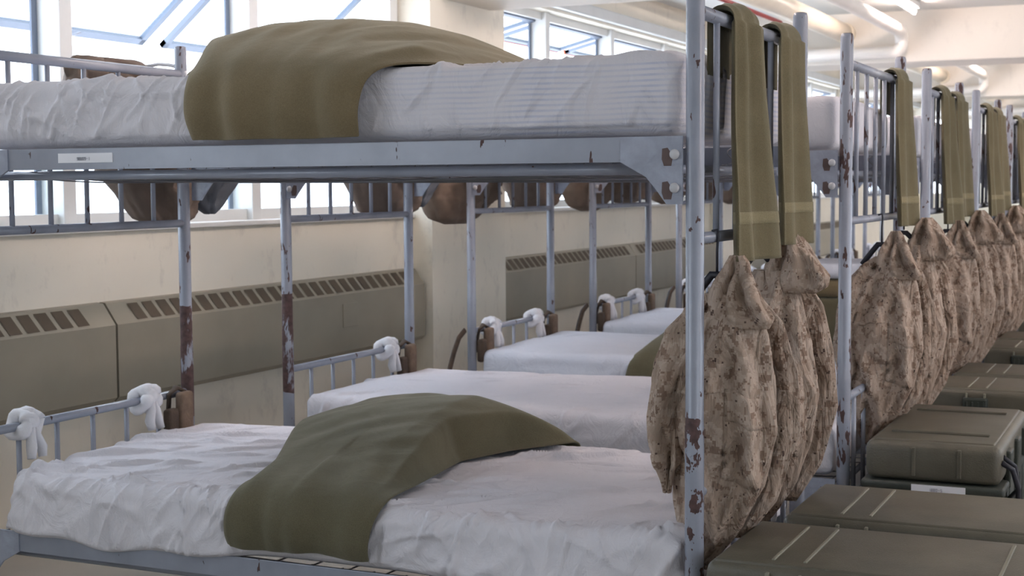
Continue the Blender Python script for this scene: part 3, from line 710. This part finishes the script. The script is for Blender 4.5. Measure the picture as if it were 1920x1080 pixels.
# ================================================================ BLOUSES
class Loft:
    def __init__(s, lv, seed, famp=0.010, nf=5, sharp=0.0):   # levels: z, x-left, x-right, half thickness, y centre
        s.sharp = sharp; s.lv = lv; s.seed = seed; s.famp = famp; s.nf = nf; s.z0 = lv[0][0]; s.z1 = lv[-1][0]
        rnd = random.Random(seed*7+1); s.cr = []
        for k in range(16 if famp > 0.008 else 5):
            s.cr.append((rnd.uniform(PI, 2*PI), rnd.uniform(s.z0+0.05, s.z1), rnd.choice((-1, 1, 1))*rnd.uniform(1.5, 5), rnd.uniform(0.10, 0.26), rnd.uniform(0.012, 0.026), rnd.choice((1, -1))*rnd.uniform(1.1, 2.2)*famp))
        if famp > 0.0095:
            zt_ = s.z1-0.12
            for (a_, z_, sl_, ln_, wd_, hh_) in ((1.30, zt_, 3.2, 0.24, 0.015, -1.9), (1.48, zt_-0.05, 2.4, 0.28, 0.016, 1.7), (1.62, zt_-0.2, -1.6, 0.26, 0.014, -1.8), (1.72, zt_-0.12, 1.2, 0.3, 0.018, 1.4), (1.40, zt_-0.36, -2.8, 0.2, 0.013, -1.8), (1.55, zt_-0.38, -3.4, 0.18, 0.012, 1.5)):
                s.cr.append((a_*PI, z_, sl_, ln_, wd_, hh_*famp))
        for k in range(30 if famp > 0.008 else 12):
            s.cr.append((rnd.uniform(0, 2*PI) if k % 2 else rnd.uniform(PI, 2*PI), rnd.uniform(s.z0, s.z1), rnd.choice((-1, 1))*rnd.uniform(1, 9), rnd.uniform(0.03, 0.12), rnd.uniform(0.005, 0.011), rnd.choice((1, -1, -1))*rnd.uniform(0.6, 1.2)*famp))
    def P(s, a, z, off=0.0):
        zs = [l[0] for l in s.lv]
        def g(k): return float(np.interp(z, zs, [l[k] for l in s.lv]))
        xl, xr, hy, yc = g(1), g(2), g(3), g(4); cx, hx = (xl+xr)/2, (xr-xl)/2
        c, sn = math.cos(a), math.sin(a); sd = s.seed
        c2 = math.copysign(abs(c)**0.85, c); sn *= abs(sn)**s.sharp
        f = s.famp*(0.8*math.sin(a*s.nf+4*N3(z*3, sd, 0)+z*9)+1.3*N3(c*2.2+z*1.2+sd, sn*2.2, z*4.5)+0.8*N3(c*5+sd, sn*5+z*6, z*9))
        end = min(1, (z-s.z0)/0.06+0.15, (s.z1-z)/0.05+0.25)
        hx_ = max(hx, hy)
        for (ca, cz, sl, ln, wd, hh) in s.cr:
            dz = z-cz
            if abs(dz) > ln: continue
            da = (a-ca-sl*dz+PI) % (2*PI)-PI; m = 1-abs(dz)/ln
            b = da*hx_/wd
            if abs(b) < 2.6: f += hh*m*math.exp(-b*b)
        f = f*end+off
        # two deep pulls on the camera side
        x = cx+c2*(hx+f*0.45); y = yc+sn*(hy+f*1.15)
        return (x, y, z+0.010*N3(c*3+sd, sn*3, z*3)*end)
    def bm(s, na=56, nz_=64, cap=True, open_=None):
        bm = nb(); G = []
        zs = [s.z0+(s.z1-s.z0)*j/nz_ for j in range(nz_+1)]
        for z in zs:
            G.append([s.P(2*PI*i/na, z) for i in range(na)])
        V = gridsurf(bm, G, True)
        if cap:
            for r_, fl in ((V[0], True), (V[-1], False)):
                c = bm.verts.new(sum((v.co for v in r_), Vector())/len(r_))
                for i in range(len(r_)):
                    f = bm.faces.new((c, r_[(i+1) % len(r_)], r_[i]) if fl else (c, r_[i], r_[(i+1) % len(r_)])); f.smooth = True
        bmesh.ops.recalc_face_normals(bm, faces=bm.faces[:]); return bm
    def patch(s, a0, a1, z0, z1, off=0.005, skew=0.0, na=14, nz_=12, th=0.004):
        bm = nb(); G = []
        for j in range(nz_+1):
            row = []
            for i in range(na+1):
                u = i/na; v = j/nz_
                e = min(u, 1-u, v*1.0, 1-v)
                row.append(s.P(a0+(a1-a0)*u, z0+(z1-z0)*v+skew*u, off*min(1, e*6+0.35)))
            G.append(row)
        V = gridsurf(bm, G)
        G2 = [[s.P(a0+(a1-a0)*i/na, z0+(z1-z0)*j/nz_+skew*i/na, -0.004) for i in range(na+1)] for j in (0, nz_)]
        # closed skirt
        for jj, row in ((0, V[0]), (nz_, V[-1])):
            W_ = [bm.verts.new(p) for p in G2[0 if jj == 0 else 1]]
            for i in range(na): bm.faces.new((row[i], row[i+1], W_[i+1], W_[i]))
        for ii in (0, -1):
            a = a0 if ii == 0 else a1; W_ = [bm.verts.new(s.P(a, z0+(z1-z0)*j/nz_+(skew if ii else 0), -0.004)) for j in range(nz_+1)]
            for j in range(nz_): bm.faces.new((V[j][ii], V[j+1][ii], W_[j+1], W_[j]))
        bmesh.ops.recalc_face_normals(bm, faces=bm.faces[:]); return bm
A_S = 1.5*PI   # angle that faces the camera side (-y)
def blouse_a(label, loc):
    t = thing('camouflage_blouse', label, 'jacket', loc, 'camouflage blouses hung at the bunk feet')
    L = Loft([(0.405, -0.060, -0.025, 0.012, 0.0), (0.45, -0.080, 0.012, 0.024, 0), (0.51, -0.095, 0.060, 0.035, 0), (0.60, -0.105, 0.104, 0.048, 0), (0.72, -0.105, 0.125, 0.06, 0),
              (0.84, -0.095, 0.115, 0.062, 0), (0.93, -0.095, 0.096, 0.06, 0), (0.98, -0.070, 0.080, 0.05, 0), (1.015, -0.03, 0.055, 0.03, 0)], 3, 0.011, 5, 0.35)
    body = link('body', L.bm(96, 130), 'camo', t, True)
    pl = Loft([(0.46, -0.01, 0.034, 0.010, 0.095), (0.55, 0.03, 0.104, 0.015, 0.10), (0.70, 0.06, 0.150, 0.017, 0.11), (0.84, 0.05, 0.142, 0.017, 0.11), (0.95, 0.03, 0.115, 0.016, 0.09), (1.02, 0.0, 0.07, 0.015, 0.04)], 9, 0.006, 3, 0.5)
    link('front_placket', pl.bm(36, 50), 'camo', t, True)
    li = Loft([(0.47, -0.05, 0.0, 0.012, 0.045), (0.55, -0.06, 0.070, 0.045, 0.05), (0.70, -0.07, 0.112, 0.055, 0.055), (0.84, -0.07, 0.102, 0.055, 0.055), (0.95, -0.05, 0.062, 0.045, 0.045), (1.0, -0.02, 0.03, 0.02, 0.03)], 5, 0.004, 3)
    link('gap_shade', li.bm(30, 40), 'gap_shade', t, True)  # dark inner loft added so the open front reads as deep shade
    link('pocket_flap', L.patch(A_S+0.12, A_S+1.0, 0.745, 0.815, 0.009, -0.028), 'camo', body, True)
    link('pocket', L.patch(A_S+0.10, A_S+1.0, 0.62, 0.755, 0.005, -0.028), 'camo', body, True)
    link('waist_fold', L.patch(A_S-1.0, A_S+0.05, 0.79, 0.825, 0.010, 0.02), 'camo', body, True)
    sl = Loft([(0.575, -0.118, -0.100, 0.012, -0.03), (0.625, -0.122, -0.092, 0.02, -0.035), (0.64, -0.128, -0.080, 0.03, -0.035), (0.75, -0.142, -0.078, 0.038, -0.03), (0.86, -0.136, -0.06, 0.042, -0.02), (0.93, -0.115, -0.03, 0.04, -0.01), (0.975, -0.08, 0.0, 0.03, 0.0)], 6, 0.010, 4)
    sleeve = link('sleeve', sl.bm(40, 60), 'camo', t, True)
    link('cuff', sl.patch(PI, 2*PI, 0.628, 0.662, 0.005), 'camo', sleeve, True)
    co = Loft([(0.945, 0.015, 0.118, 0.028, -0.03), (0.965, 0.0, 0.130, 0.034, -0.035), (1.0, -0.005, 0.105, 0.036, -0.03), (1.04, 0.0, 0.085, 0.034, -0.02), (1.08, 0.012, 0.07, 0.028, 0.0), (1.098, 0.022, 0.056, 0.018, 0.0)], 12, 0.012, 3)
    link('collar', co.bm(44, 36), 'camo', t, True)
    bm = nb(); tube(bm, [(0.0, 0, 1.15), (0.012, 0, 1.153), (0.014, 0, 1.14), (0.012, 0, 1.11), (0.012, 0, 1.05)], 0.003, 8); tube(bm, [(-0.05, 0, 0.99), (-0.02, 0, 1.03), (0.0, 0, 1.055), (0.02, 0, 1.055), (0.05, 0, 1.03)], 0.009, 10)
    h = link('coat_hanger', bm, 'dark', None, True, (loc[0]-0.018, loc[1], 0)); tag(h, 'black hanger of the %s' % label.replace('desert camouflage ', ''), 'hanger', 'coat hangers on the foot rails')
    return t, h
def blouse_b(label, loc):
    t = thing('camouflage_blouse', label, 'jacket', loc, 'camouflage blouses hung at the bunk feet')
    L = Loft([(0.405, -0.03, 0.015, 0.012, 0), (0.45, -0.05, 0.05, 0.025, 0), (0.52, -0.07, 0.092, 0.036, 0), (0.62, -0.08, 0.125, 0.048, 0), (0.74, -0.085, 0.142, 0.055, 0),
              (0.86, -0.08, 0.124, 0.058, 0), (0.96, -0.06, 0.105, 0.05, 0), (1.04, -0.02, 0.085, 0.035, 0)], 21, 0.010, 4, 0.35)
    body = link('body', L.bm(96, 120), 'camo', t, True)
    pl = Loft([(0.45, 0.02, 0.070, 0.010, 0.085), (0.55, 0.06, 0.128, 0.014, 0.095), (0.70, 0.09, 0.170, 0.016, 0.10), (0.84, 0.08, 0.156, 0.016, 0.10), (0.95, 0.06, 0.132, 0.015, 0.09), (1.02, 0.02, 0.095, 0.015, 0.04)], 17, 0.005, 3, 0.5)
    link('front_placket', pl.bm(36, 46), 'camo', t, True)
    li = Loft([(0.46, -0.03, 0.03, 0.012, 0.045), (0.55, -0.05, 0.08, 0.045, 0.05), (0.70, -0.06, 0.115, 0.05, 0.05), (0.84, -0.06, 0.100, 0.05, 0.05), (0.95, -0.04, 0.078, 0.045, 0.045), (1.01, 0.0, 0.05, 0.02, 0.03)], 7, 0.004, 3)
    link('gap_shade', li.bm(30, 40), 'gap_shade', t, True)  # dark filler paints the shade between the two front halves
    link('pocket_flap', L.patch(A_S-0.1, A_S+0.85, 0.745, 0.80, 0.009, -0.022), 'camo', body, True)
    link('pocket', L.patch(A_S-0.1, A_S+0.85, 0.60, 0.755, 0.005, -0.022), 'camo', body, True)
    co = Loft([(0.985, 0.03, 0.135, 0.022, -0.01), (1.005, 0.015, 0.168, 0.03, -0.015), (1.03, 0.01, 0.172, 0.034, -0.01), (1.07, 0.025, 0.135, 0.034, 0), (1.11, 0.042, 0.105, 0.026, 0), (1.132, 0.055, 0.088, 0.014, 0)], 25, 0.010, 3)
    link('collar', co.bm(44, 34), 'camo', t, True)
    sl = Loft([(0.60, -0.14, -0.11, 0.014, 0.03), (0.65, -0.15, -0.10, 0.024, 0.03), (0.78, -0.15, -0.08, 0.032, 0.03), (0.90, -0.12, -0.05, 0.034, 0.02), (0.99, -0.06, 0.02, 0.026, 0.0)], 31, 0.008, 4)
    link('sleeve', sl.bm(36, 44), 'camo', t, True)
    bm = nb(); tube(bm, [(0.0, 0, 1.15), (0.012, 0, 1.153), (0.014, 0, 1.14), (0.012, 0, 1.09)], 0.003, 8); tube(bm, [(-0.045, 0, 1.02), (-0.02, 0, 1.055), (0.0, 0, 1.08), (0.02, 0, 1.08), (0.05, 0, 1.05)], 0.009, 10)
    h = link('coat_hanger', bm, 'dark', None, True, (loc[0]-0.018, loc[1], 0)); tag(h, 'black hanger of the %s' % label.replace('desert camouflage ', ''), 'hanger', 'coat hangers on the foot rails')
    return t, h
ba, ha = blouse_a('desert camouflage blouse with dangling sleeve, frontmost at the foot of the nearest bunk', (0.02, 0.115, 0))
bb, hb = blouse_b('desert camouflage blouse with pointed collar, second at the foot of the nearest bunk', (-0.015, 0.60, 0))
def hang_pair(i, ya, yb, ja=True, jb=True):
    for src, hs_, y, on, w in ((ba, ha, ya, ja, 'near'), (bb, hb, yb, jb, 'far')):
        if not on: continue
        lab = 'desert camouflage blouse, %s one at the foot of the %s bunk' % (w, BW[i])
        dup(src, (0.055, i*P_BED+y, 0), lab); dup(hs_, (0.037, i*P_BED+y, 0), 'black hanger of the %s' % lab.replace('desert camouflage ', ''))
hang_pair(1, 0.33, 0.74)
for i in range(2, NB): hang_pair(i, 0.28, 0.70)

# ================================================================ LOCKERS
def rbox(bm, x0, x1, y0, y1, z0, z1, b, seg=3): box(bm, x0, x1, y0, y1, z0, z1, b, seg)
def make_locker(label, loc, H=0.49):
    """footlocker, long side along x (0..0.77), y 0..0.41"""
    t = thing('footlocker', label, 'footlocker', loc, 'olive footlockers in the aisle')
    Lx, Ly = 0.77, 0.41; zl = H-0.115
    bm = nb(); rbox(bm, 0.012, Lx-0.012, 0.012, Ly-0.012, 0, zl-0.012, 0.018); 
    for x in (0.14, 0.21, 0.36, 0.43, 0.57, 0.64):
        rbox(bm, x-0.008, x+0.008, 0.004, Ly-0.004, 0.02, zl-0.03, 0.004, 2)
    rbox(bm, 0.0, Lx, 0.0, Ly, zl-0.03, zl-0.006, 0.008, 2)
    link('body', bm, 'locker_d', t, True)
    bm = nb(); rbox(bm, 0.004, Lx-0.004, 0.004, Ly-0.004, zl-0.004, H-0.004, 0.022, 4)
    rbox(bm, 0.02, Lx-0.02, 0.02, Ly-0.02, H-0.02, H, 0.006, 2)
    lid = link('lid', bm, 'locker', t, True)
    for f in lid.data.polygons: f.use_smooth = True
    for x in (0.135, 0.20, 0.57, 0.635):
        bm = nb(); rbox(bm, x-0.0035, x+0.0035, 0.05, Ly-0.05, H-0.001, H+0.003, 0.001, 1)
        rbox(bm, x-0.004, x+0.004, -0.004, Ly+0.004, zl+0.01, H-0.014, 0.0015, 1)
        link('lid_ridge', bm, 'scuff', lid)
    for x in (0.168, 0.395, 0.602):
        for y in (0.0, Ly):
            bm = nb(); a, b = (y-0.010, y+0.012) if y == 0 else (y-0.012, y+0.010)
            rbox(bm, x-0.045, x+0.045, a, b, zl-0.02, zl+0.085, 0.008, 2)
            for q in (-0.03, -0.01, 0.01, 0.03): rbox(bm, x+q-0.003, x+q+0.003, a-0.003, b+0.003, zl+0.0, zl+0.07, 0.001, 1)
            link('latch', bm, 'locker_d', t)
    for x, d in ((0, -1), (Lx, 1)):
        bm = nb(); tube(bm, [(x+d*0.0, 0.12, H-0.16), (x+d*0.03, 0.125, H-0.165), (x+d*0.04, 0.14, H-0.19), (x+d*0.04, 0.27, H-0.19), (x+d*0.03, 0.285, H-0.165), (x, 0.29, H-0.16)], 0.007, 8)
        link('handle', bm, 'dark', t)
    return t
lk = make_locker('olive plastic footlocker nearest the camera in the aisle', (0.055, -0.125, 0))
dup(lk, (0.095, 0.345, 0), 'second olive footlocker, close behind the nearest one')
# turned locker with paper label
def make_locker_turned():
    t = thing('footlocker', 'olive footlocker turned lengthwise with a white paper label on its end', 'footlocker', (0.085, 1.42, 0), 'olive footlockers in the aisle')
    Lx, Ly, H = 0.385, 0.79, 0.495; zl = H-0.115
    bm = nb(); rbox(bm, 0.0, Lx, 0.0, Ly, 0, zl-0.012, 0.018)
    for y in (0.16, 0.24, 0.40, 0.55, 0.63): rbox(bm, -0.006, Lx+0.006, y-0.01, y+0.01, 0.02, zl-0.03, 0.004, 2)
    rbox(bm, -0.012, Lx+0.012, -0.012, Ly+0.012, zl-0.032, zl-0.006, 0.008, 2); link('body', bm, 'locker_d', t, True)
    bm = nb(); rbox(bm, -0.002, Lx+0.002, -0.002, Ly+0.002, zl-0.004, H-0.004, 0.026, 4)
    rbox(bm, 0.02, Lx-0.02, 0.03, Ly-0.03, H-0.02, H, 0.006, 2)
    lid = link('lid', bm, 'locker', t, True)
    for x in (0.14, 0.27): bm = nb(); rbox(bm, x-0.006, x+0.006, -0.006, 0.004, zl+0.012, H-0.018, 0.002, 1); link('lid_rib', bm, 'locker', lid)
    for y in (0.155, 0.17, 0.62, 0.635):
        bm = nb(); rbox(bm, 0.05, Lx-0.05, y-0.003, y+0.003, H-0.001, H+0.005, 0.001, 1); link('lid_ridge', bm, 'locker', lid)
    for y in (0.17, 0.40, 0.62):
        bm = nb(); rbox(bm, Lx-0.004, Lx+0.016, y-0.04, y+0.04, zl-0.03, zl+0.08, 0.006, 2); link('latch', bm, 'locker_d', t)
    bm = nb(); tube(bm, [(Lx, 0.02, H-0.05), (Lx+0.03, 0.03, H-0.07), (Lx+0.045, 0.05, H-0.13), (Lx+0.04, 0.08, H-0.2), (Lx, 0.1, H-0.22)], 0.008, 8); tube(bm, [(Lx, 0.06, H-0.04), (Lx+0.03, 0.09, H-0.07), (Lx+0.04, 0.11, H-0.14), (Lx, 0.16, H-0.19)], 0.007, 8)
    link('strap', bm, 'dark', t)
    bm = nb(); box(bm, 0.137, 0.290, -0.0165, -0.0125, zl-0.036, zl-0.010); lb = link('name_label', bm, 'label', t); lb['label'] = 'white paper label'
    bm = nb(); glyphs(bm, 0.187, zl-0.027, -0.0168, 0.009, '1880-5'); link('label_print', bm, 'ink', t)
make_locker_turned()
lw = ['at the near end of the pair beside the third bunk', 'behind the pair-mate beside the third bunk', 'at the near end of the pair beside the fourth bunk', 'behind its pair-mate beside the fourth bunk']
for (y, x, w) in ((2.65, 0.08, 'first beyond the turned one, beside the third bunk'), (3.12, 0.09, 'second beyond the turned one, beside the third bunk'), (4.12, 0.10, 'third beyond the turned one, beside the fourth bunk'),
               (4.58, 0.10, 'fourth beyond the turned one, beside the fourth bunk'), (5.66, 0.10, 'fifth beyond the turned one'), (6.12, 0.10, 'sixth beyond the turned one'), (7.2, 0.10, 'seventh beyond the turned one'), (7.66, 0.10, 'eighth beyond the turned one')):
    dup(lk, (x, y, 0), 'olive footlocker in the aisle, '+w)

# ================================================================ BAGS AT THE HEADS
def loft_obj(name, lv, seed, famp, nf, mat, label, cat, loc, group, na=44, nz_=50):
    L = Loft(lv, seed, famp, nf); o = link(name, L.bm(na, nz_), mat, None, True, loc); return tag(o, label, cat, group)
def bag(label, loc, mat='bag', seed=1, sc=1.0, top=1.66, bot=1.14, lean=0.0, prof=None):
    """hangs outside the head rail; wide along y. lofted in rotated frame then turned 90 degrees"""
    H = top-bot
    lv = [(bot, -0.10*sc+lean, 0.08*sc+lean, 0.06, 0), (bot+0.02, -0.15*sc+lean, 0.12*sc+lean, 0.09, 0), (bot+0.12, -0.22*sc+lean*0.7, 0.18*sc+lean*0.7, 0.12, 0), (bot+0.26, -0.28*sc, 0.24*sc, 0.13, 0), (top-0.14, -0.29*sc, 0.27*sc, 0.12, 0), (top-0.04, -0.20*sc, 0.2*sc, 0.08, 0), (top, -0.10*sc, 0.12*sc, 0.03, 0)]
    if prof: lv = prof
    L = Loft(lv, seed, 0.015, 6, 0.1)
    t = thing('cloth_bag', label, 'bag', loc, 'brown cloth bags at the bunk heads')
    t.rotation_euler = (0, 0, PI/2)
    link('bag_body', L.bm(56, 50), mat, t, True)
    bm = nb(); tube(bm, [(0.06, -0.02, top-0.02), (0.05, -0.08, top-0.015), (0.04, -0.13, 1.645), (0.04, -0.185, 1.632), (0.04, -0.20, 1.60), (0.04, -0.19, 1.56)], 0.006, 8); link('drawstring', bm, 'sock', t)
    return t
XB = -2.175
bg1 = bag('brown cloth bag with slanted left side, behind the head rail of the nearest bunk', (XB, 1.0-0.12, 0), 'bag2', 4, 0.9, 1.665, 1.14, 0.10,
  [(1.13, 0.10, 0.26, 0.04, 0), (1.15, 0.04, 0.29, 0.08, 0), (1.29, -0.10, 0.33, 0.11, 0), (1.42, -0.20, 0.33, 0.13, 0), (1.56, -0.29, 0.27, 0.11, 0), (1.62, -0.29, 0.16, 0.08, 0), (1.66, -0.25, 0.06, 0.04, 0)])
bg2 = bag('brown cloth bag at the head of the second bunk, above the radiator cover end', (XB, 2.56, 0), 'bag2', 8, 0.95, 1.60, 1.14, 0.03,
  [(1.125, -0.13, 0.16, 0.04, 0), (1.15, -0.20, 0.22, 0.09, 0), (1.29, -0.29, 0.32, 0.12, 0), (1.45, -0.30, 0.30, 0.13, 0), (1.55, -0.2, 0.2, 0.08, 0), (1.60, -0.1, 0.1, 0.03, 0)])
bg3 = bag('tan brown cloth bag in front of the cream column', (XB, 3.22, 0), 'bag', 13, 0.9, 1.55, 1.085, -0.02,
  [(1.075, -0.10, 0.10, 0.03, 0), (1.10, -0.20, 0.17, 0.08, 0), (1.19, -0.27, 0.36, 0.12, 0), (1.26, -0.29, 0.38, 0.13, 0), (1.33, -0.19, 0.34, 0.12, 0), (1.47, -0.1, 0.2, 0.08, 0), (1.55, -0.04, 0.06, 0.03, 0)])
dup(bg2, (XB, 4.12, 0), 'brown cloth bag behind the head spindles of the third bunk')
dup(bg3, (XB, 4.92, 0.03), 'tan brown cloth bag just past the third bunk, right of the cream column')
dup(bg2, (XB, 5.52, 0.02), 'brown cloth bag behind the head spindles of the fourth bunk')
dup(bg3, (XB, 6.35, 0.05), 'tan brown cloth bag between the fourth and fifth bunks')
dup(bg2, (XB, 7.2, 0.02), 'brown cloth bag at the head of the fifth bunk')
dup(bg3, (XB, 7.9, 0.03), 'tan brown cloth bag between the fifth and sixth bunks'); dup(bg2, (XB, 8.7, 0.02), 'brown cloth bag at the head of the sixth bunk')
def garment(label, loc):
    lv = [(1.16, -0.03, 0.0, 0.02, 0), (1.18, -0.06, 0.02, 0.04, 0), (1.24, -0.09, 0.09, 0.05, 0), (1.30, -0.10, 0.15, 0.06, 0), (1.40, -0.10, 0.20, 0.06, 0), (1.55, -0.08, 0.15, 0.05, 0), (1.60, -0.02, 0.05, 0.03, 0)]
    o = loft_obj('grey_sweatshirt', lv, 6, 0.010, 5, 'bluegrey', label, 'clothing', loc, 'dark grey garments at the bunk heads'); o.rotation_euler = (0, 0, PI/2); return o
g1 = garment('dark blue grey garment hanging beyond the head post of the nearest bunk', (-2.14, 1.27, 0))
for i in range(1, 5): dup(g1, (-2.14, 1.27+i*P_BED+0.03, 0), 'dark blue grey garment hanging beyond the head post of the %s bunk' % BW[i])

# knotted white cloths on the lower head bars
def knot(label, loc, seed=1):
    t = thing('knotted_cloth', label, 'cloth', loc, 'white cloths knotted on the lower head bars')
    rnd = random.Random(seed)
    bm = nb()
    # wraps round the bar (bar along y)
    for q in range(2):
        yo = -0.018+0.034*q; pts = []
        for k in range(19):
            a = 2*PI*k/18+0.4; pts.append((0.027*math.cos(a), yo+0.012*math.sin(a*1.0+q), 0.027*math.sin(a)+0.004))
        tube(bm, pts, [0.019+0.004*math.sin(k*1.3+q+seed) for k in range(19)], 12)
    link('wrap', bm, 'sock', t, True)
    bm = nb(); sph(bm, (0.025, 0.0, 0.012), 0.026, 16, 12, (0.8, 1.1, 1.0)); sph(bm, (0.004, 0.012, 0.035), 0.020, 14, 10, (1, 1.3, 0.8)); link('knot', bm, 'sock', t, True)
    for s in (-1, 1):
        bm = nb(); pts = [(0.028, 0.004*s, 0.0), (0.036, 0.012*s, -0.03), (0.040, 0.020*s+0.006*math.sin(seed), -0.06), (0.045, 0.022*s, -0.088)]
        tube(bm, pts, [0.014, 0.016, 0.018, 0.014], 12, flat=0.6); link('tail', bm, 'sock', t, True)
    return t
zb_ = 0.593
k1 = knot('white cloth knotted on the lower head bar at the left edge of the photo', (-2.0, 0.175, zb_), 1)
k2 = knot('white cloth knotted on the nearest lower head bar, next to the brown webbing', (-2.0, 0.70, zb_), 5)
dup(k2, (-2.0, P_BED+0.72, zb_), 'white cloth knotted on the lower head bar of the second bunk')
for i in range(2, NB):
    dup(k1, (-2.0, i*P_BED+0.20, zb_), 'white cloth knotted on the lower head bar of the %s bunk, near end' % BW[i])
    dup(k2, (-2.0, i*P_BED+0.70, zb_), 'white cloth knotted on the lower head bar of the %s bunk, far end' % BW[i])
# webbing gear
def gear(label, loc, flip=1):
    t = thing('webbing_gear', label, 'gear', loc, 'brown webbing gear on the head posts')
    bm = nb(); pts = [(-0.03, 0.02, -0.10), (-0.02, -0.01, -0.05), (0.0, -0.03, 0.005), (0.012, -0.01, 0.025), (0.02, 0.02, 0.01), (0.022, 0.035, -0.05), (0.02, 0.03, -0.12)]
    tube(bm, [(a, b*flip, c) for a, b, c in pts], 0.016, 12, flat=0.45); link('strap', bm, 'web', t, True)
    bm = nb(); rbox(bm, 0.018, 0.050, -0.01-0.02, 0.055-0.02, -0.115, 0.012, 0.012, 3); link('pouch', bm, 'web_t', t, True)
    bm = nb(); rbox(bm, 0.012, 0.044, -0.075-0.01, -0.022-0.01, -0.14, -0.035, 0.012, 3); link('small_pouch', bm, 'web', t, True)
    return t
def sling(label, loc):
    t = thing('carrying_sling', label, 'strap', loc, 'curved slings beside the head posts')
    bm = nb(); pts = [(-0.02, -0.03+0.0, 0.0), (-0.03, -0.07, -0.03), (-0.03, -0.12, -0.09), (-0.03, -0.17, -0.17), (-0.03, -0.2, -0.28)]
    tube(bm, pts, 0.014, 10, flat=0.5); link('strap', bm, 'web', t, True)
    bm = nb(); tube(bm, [(x-0.03, y+0.05, z-0.005) for x, y, z in pts], 0.007, 8); link('cord', bm, 'dark', t, True)
    return t
gr = gear('brown webbing gear on the head bar by the far head post of the nearest bunk', (-2.0+0.015, 0.835, zb_))
dup(gr, (-1.985, P_BED+0.835, zb_), 'brown and tan webbing gear by the far head post of the second bunk')
sg = sling('brown curved sling beside the near head post of the third bunk, before the column', (-2.0, 2*P_BED, 0.60))
for i in range(2, 8):
    dup(gr, (-1.985, i*P_BED+0.835, zb_), 'brown webbing gear by the far head post of the %s bunk' % BW[i])
    dup(gr, (-1.985, i*P_BED+0.075, zb_), 'brown webbing gear by the near head post of the %s bunk' % BW[i])
    if i > 2: dup(sg, (-2.0, i*P_BED, 0.60), 'brown curved sling beside the near head post of the %s bunk' % BW[i])
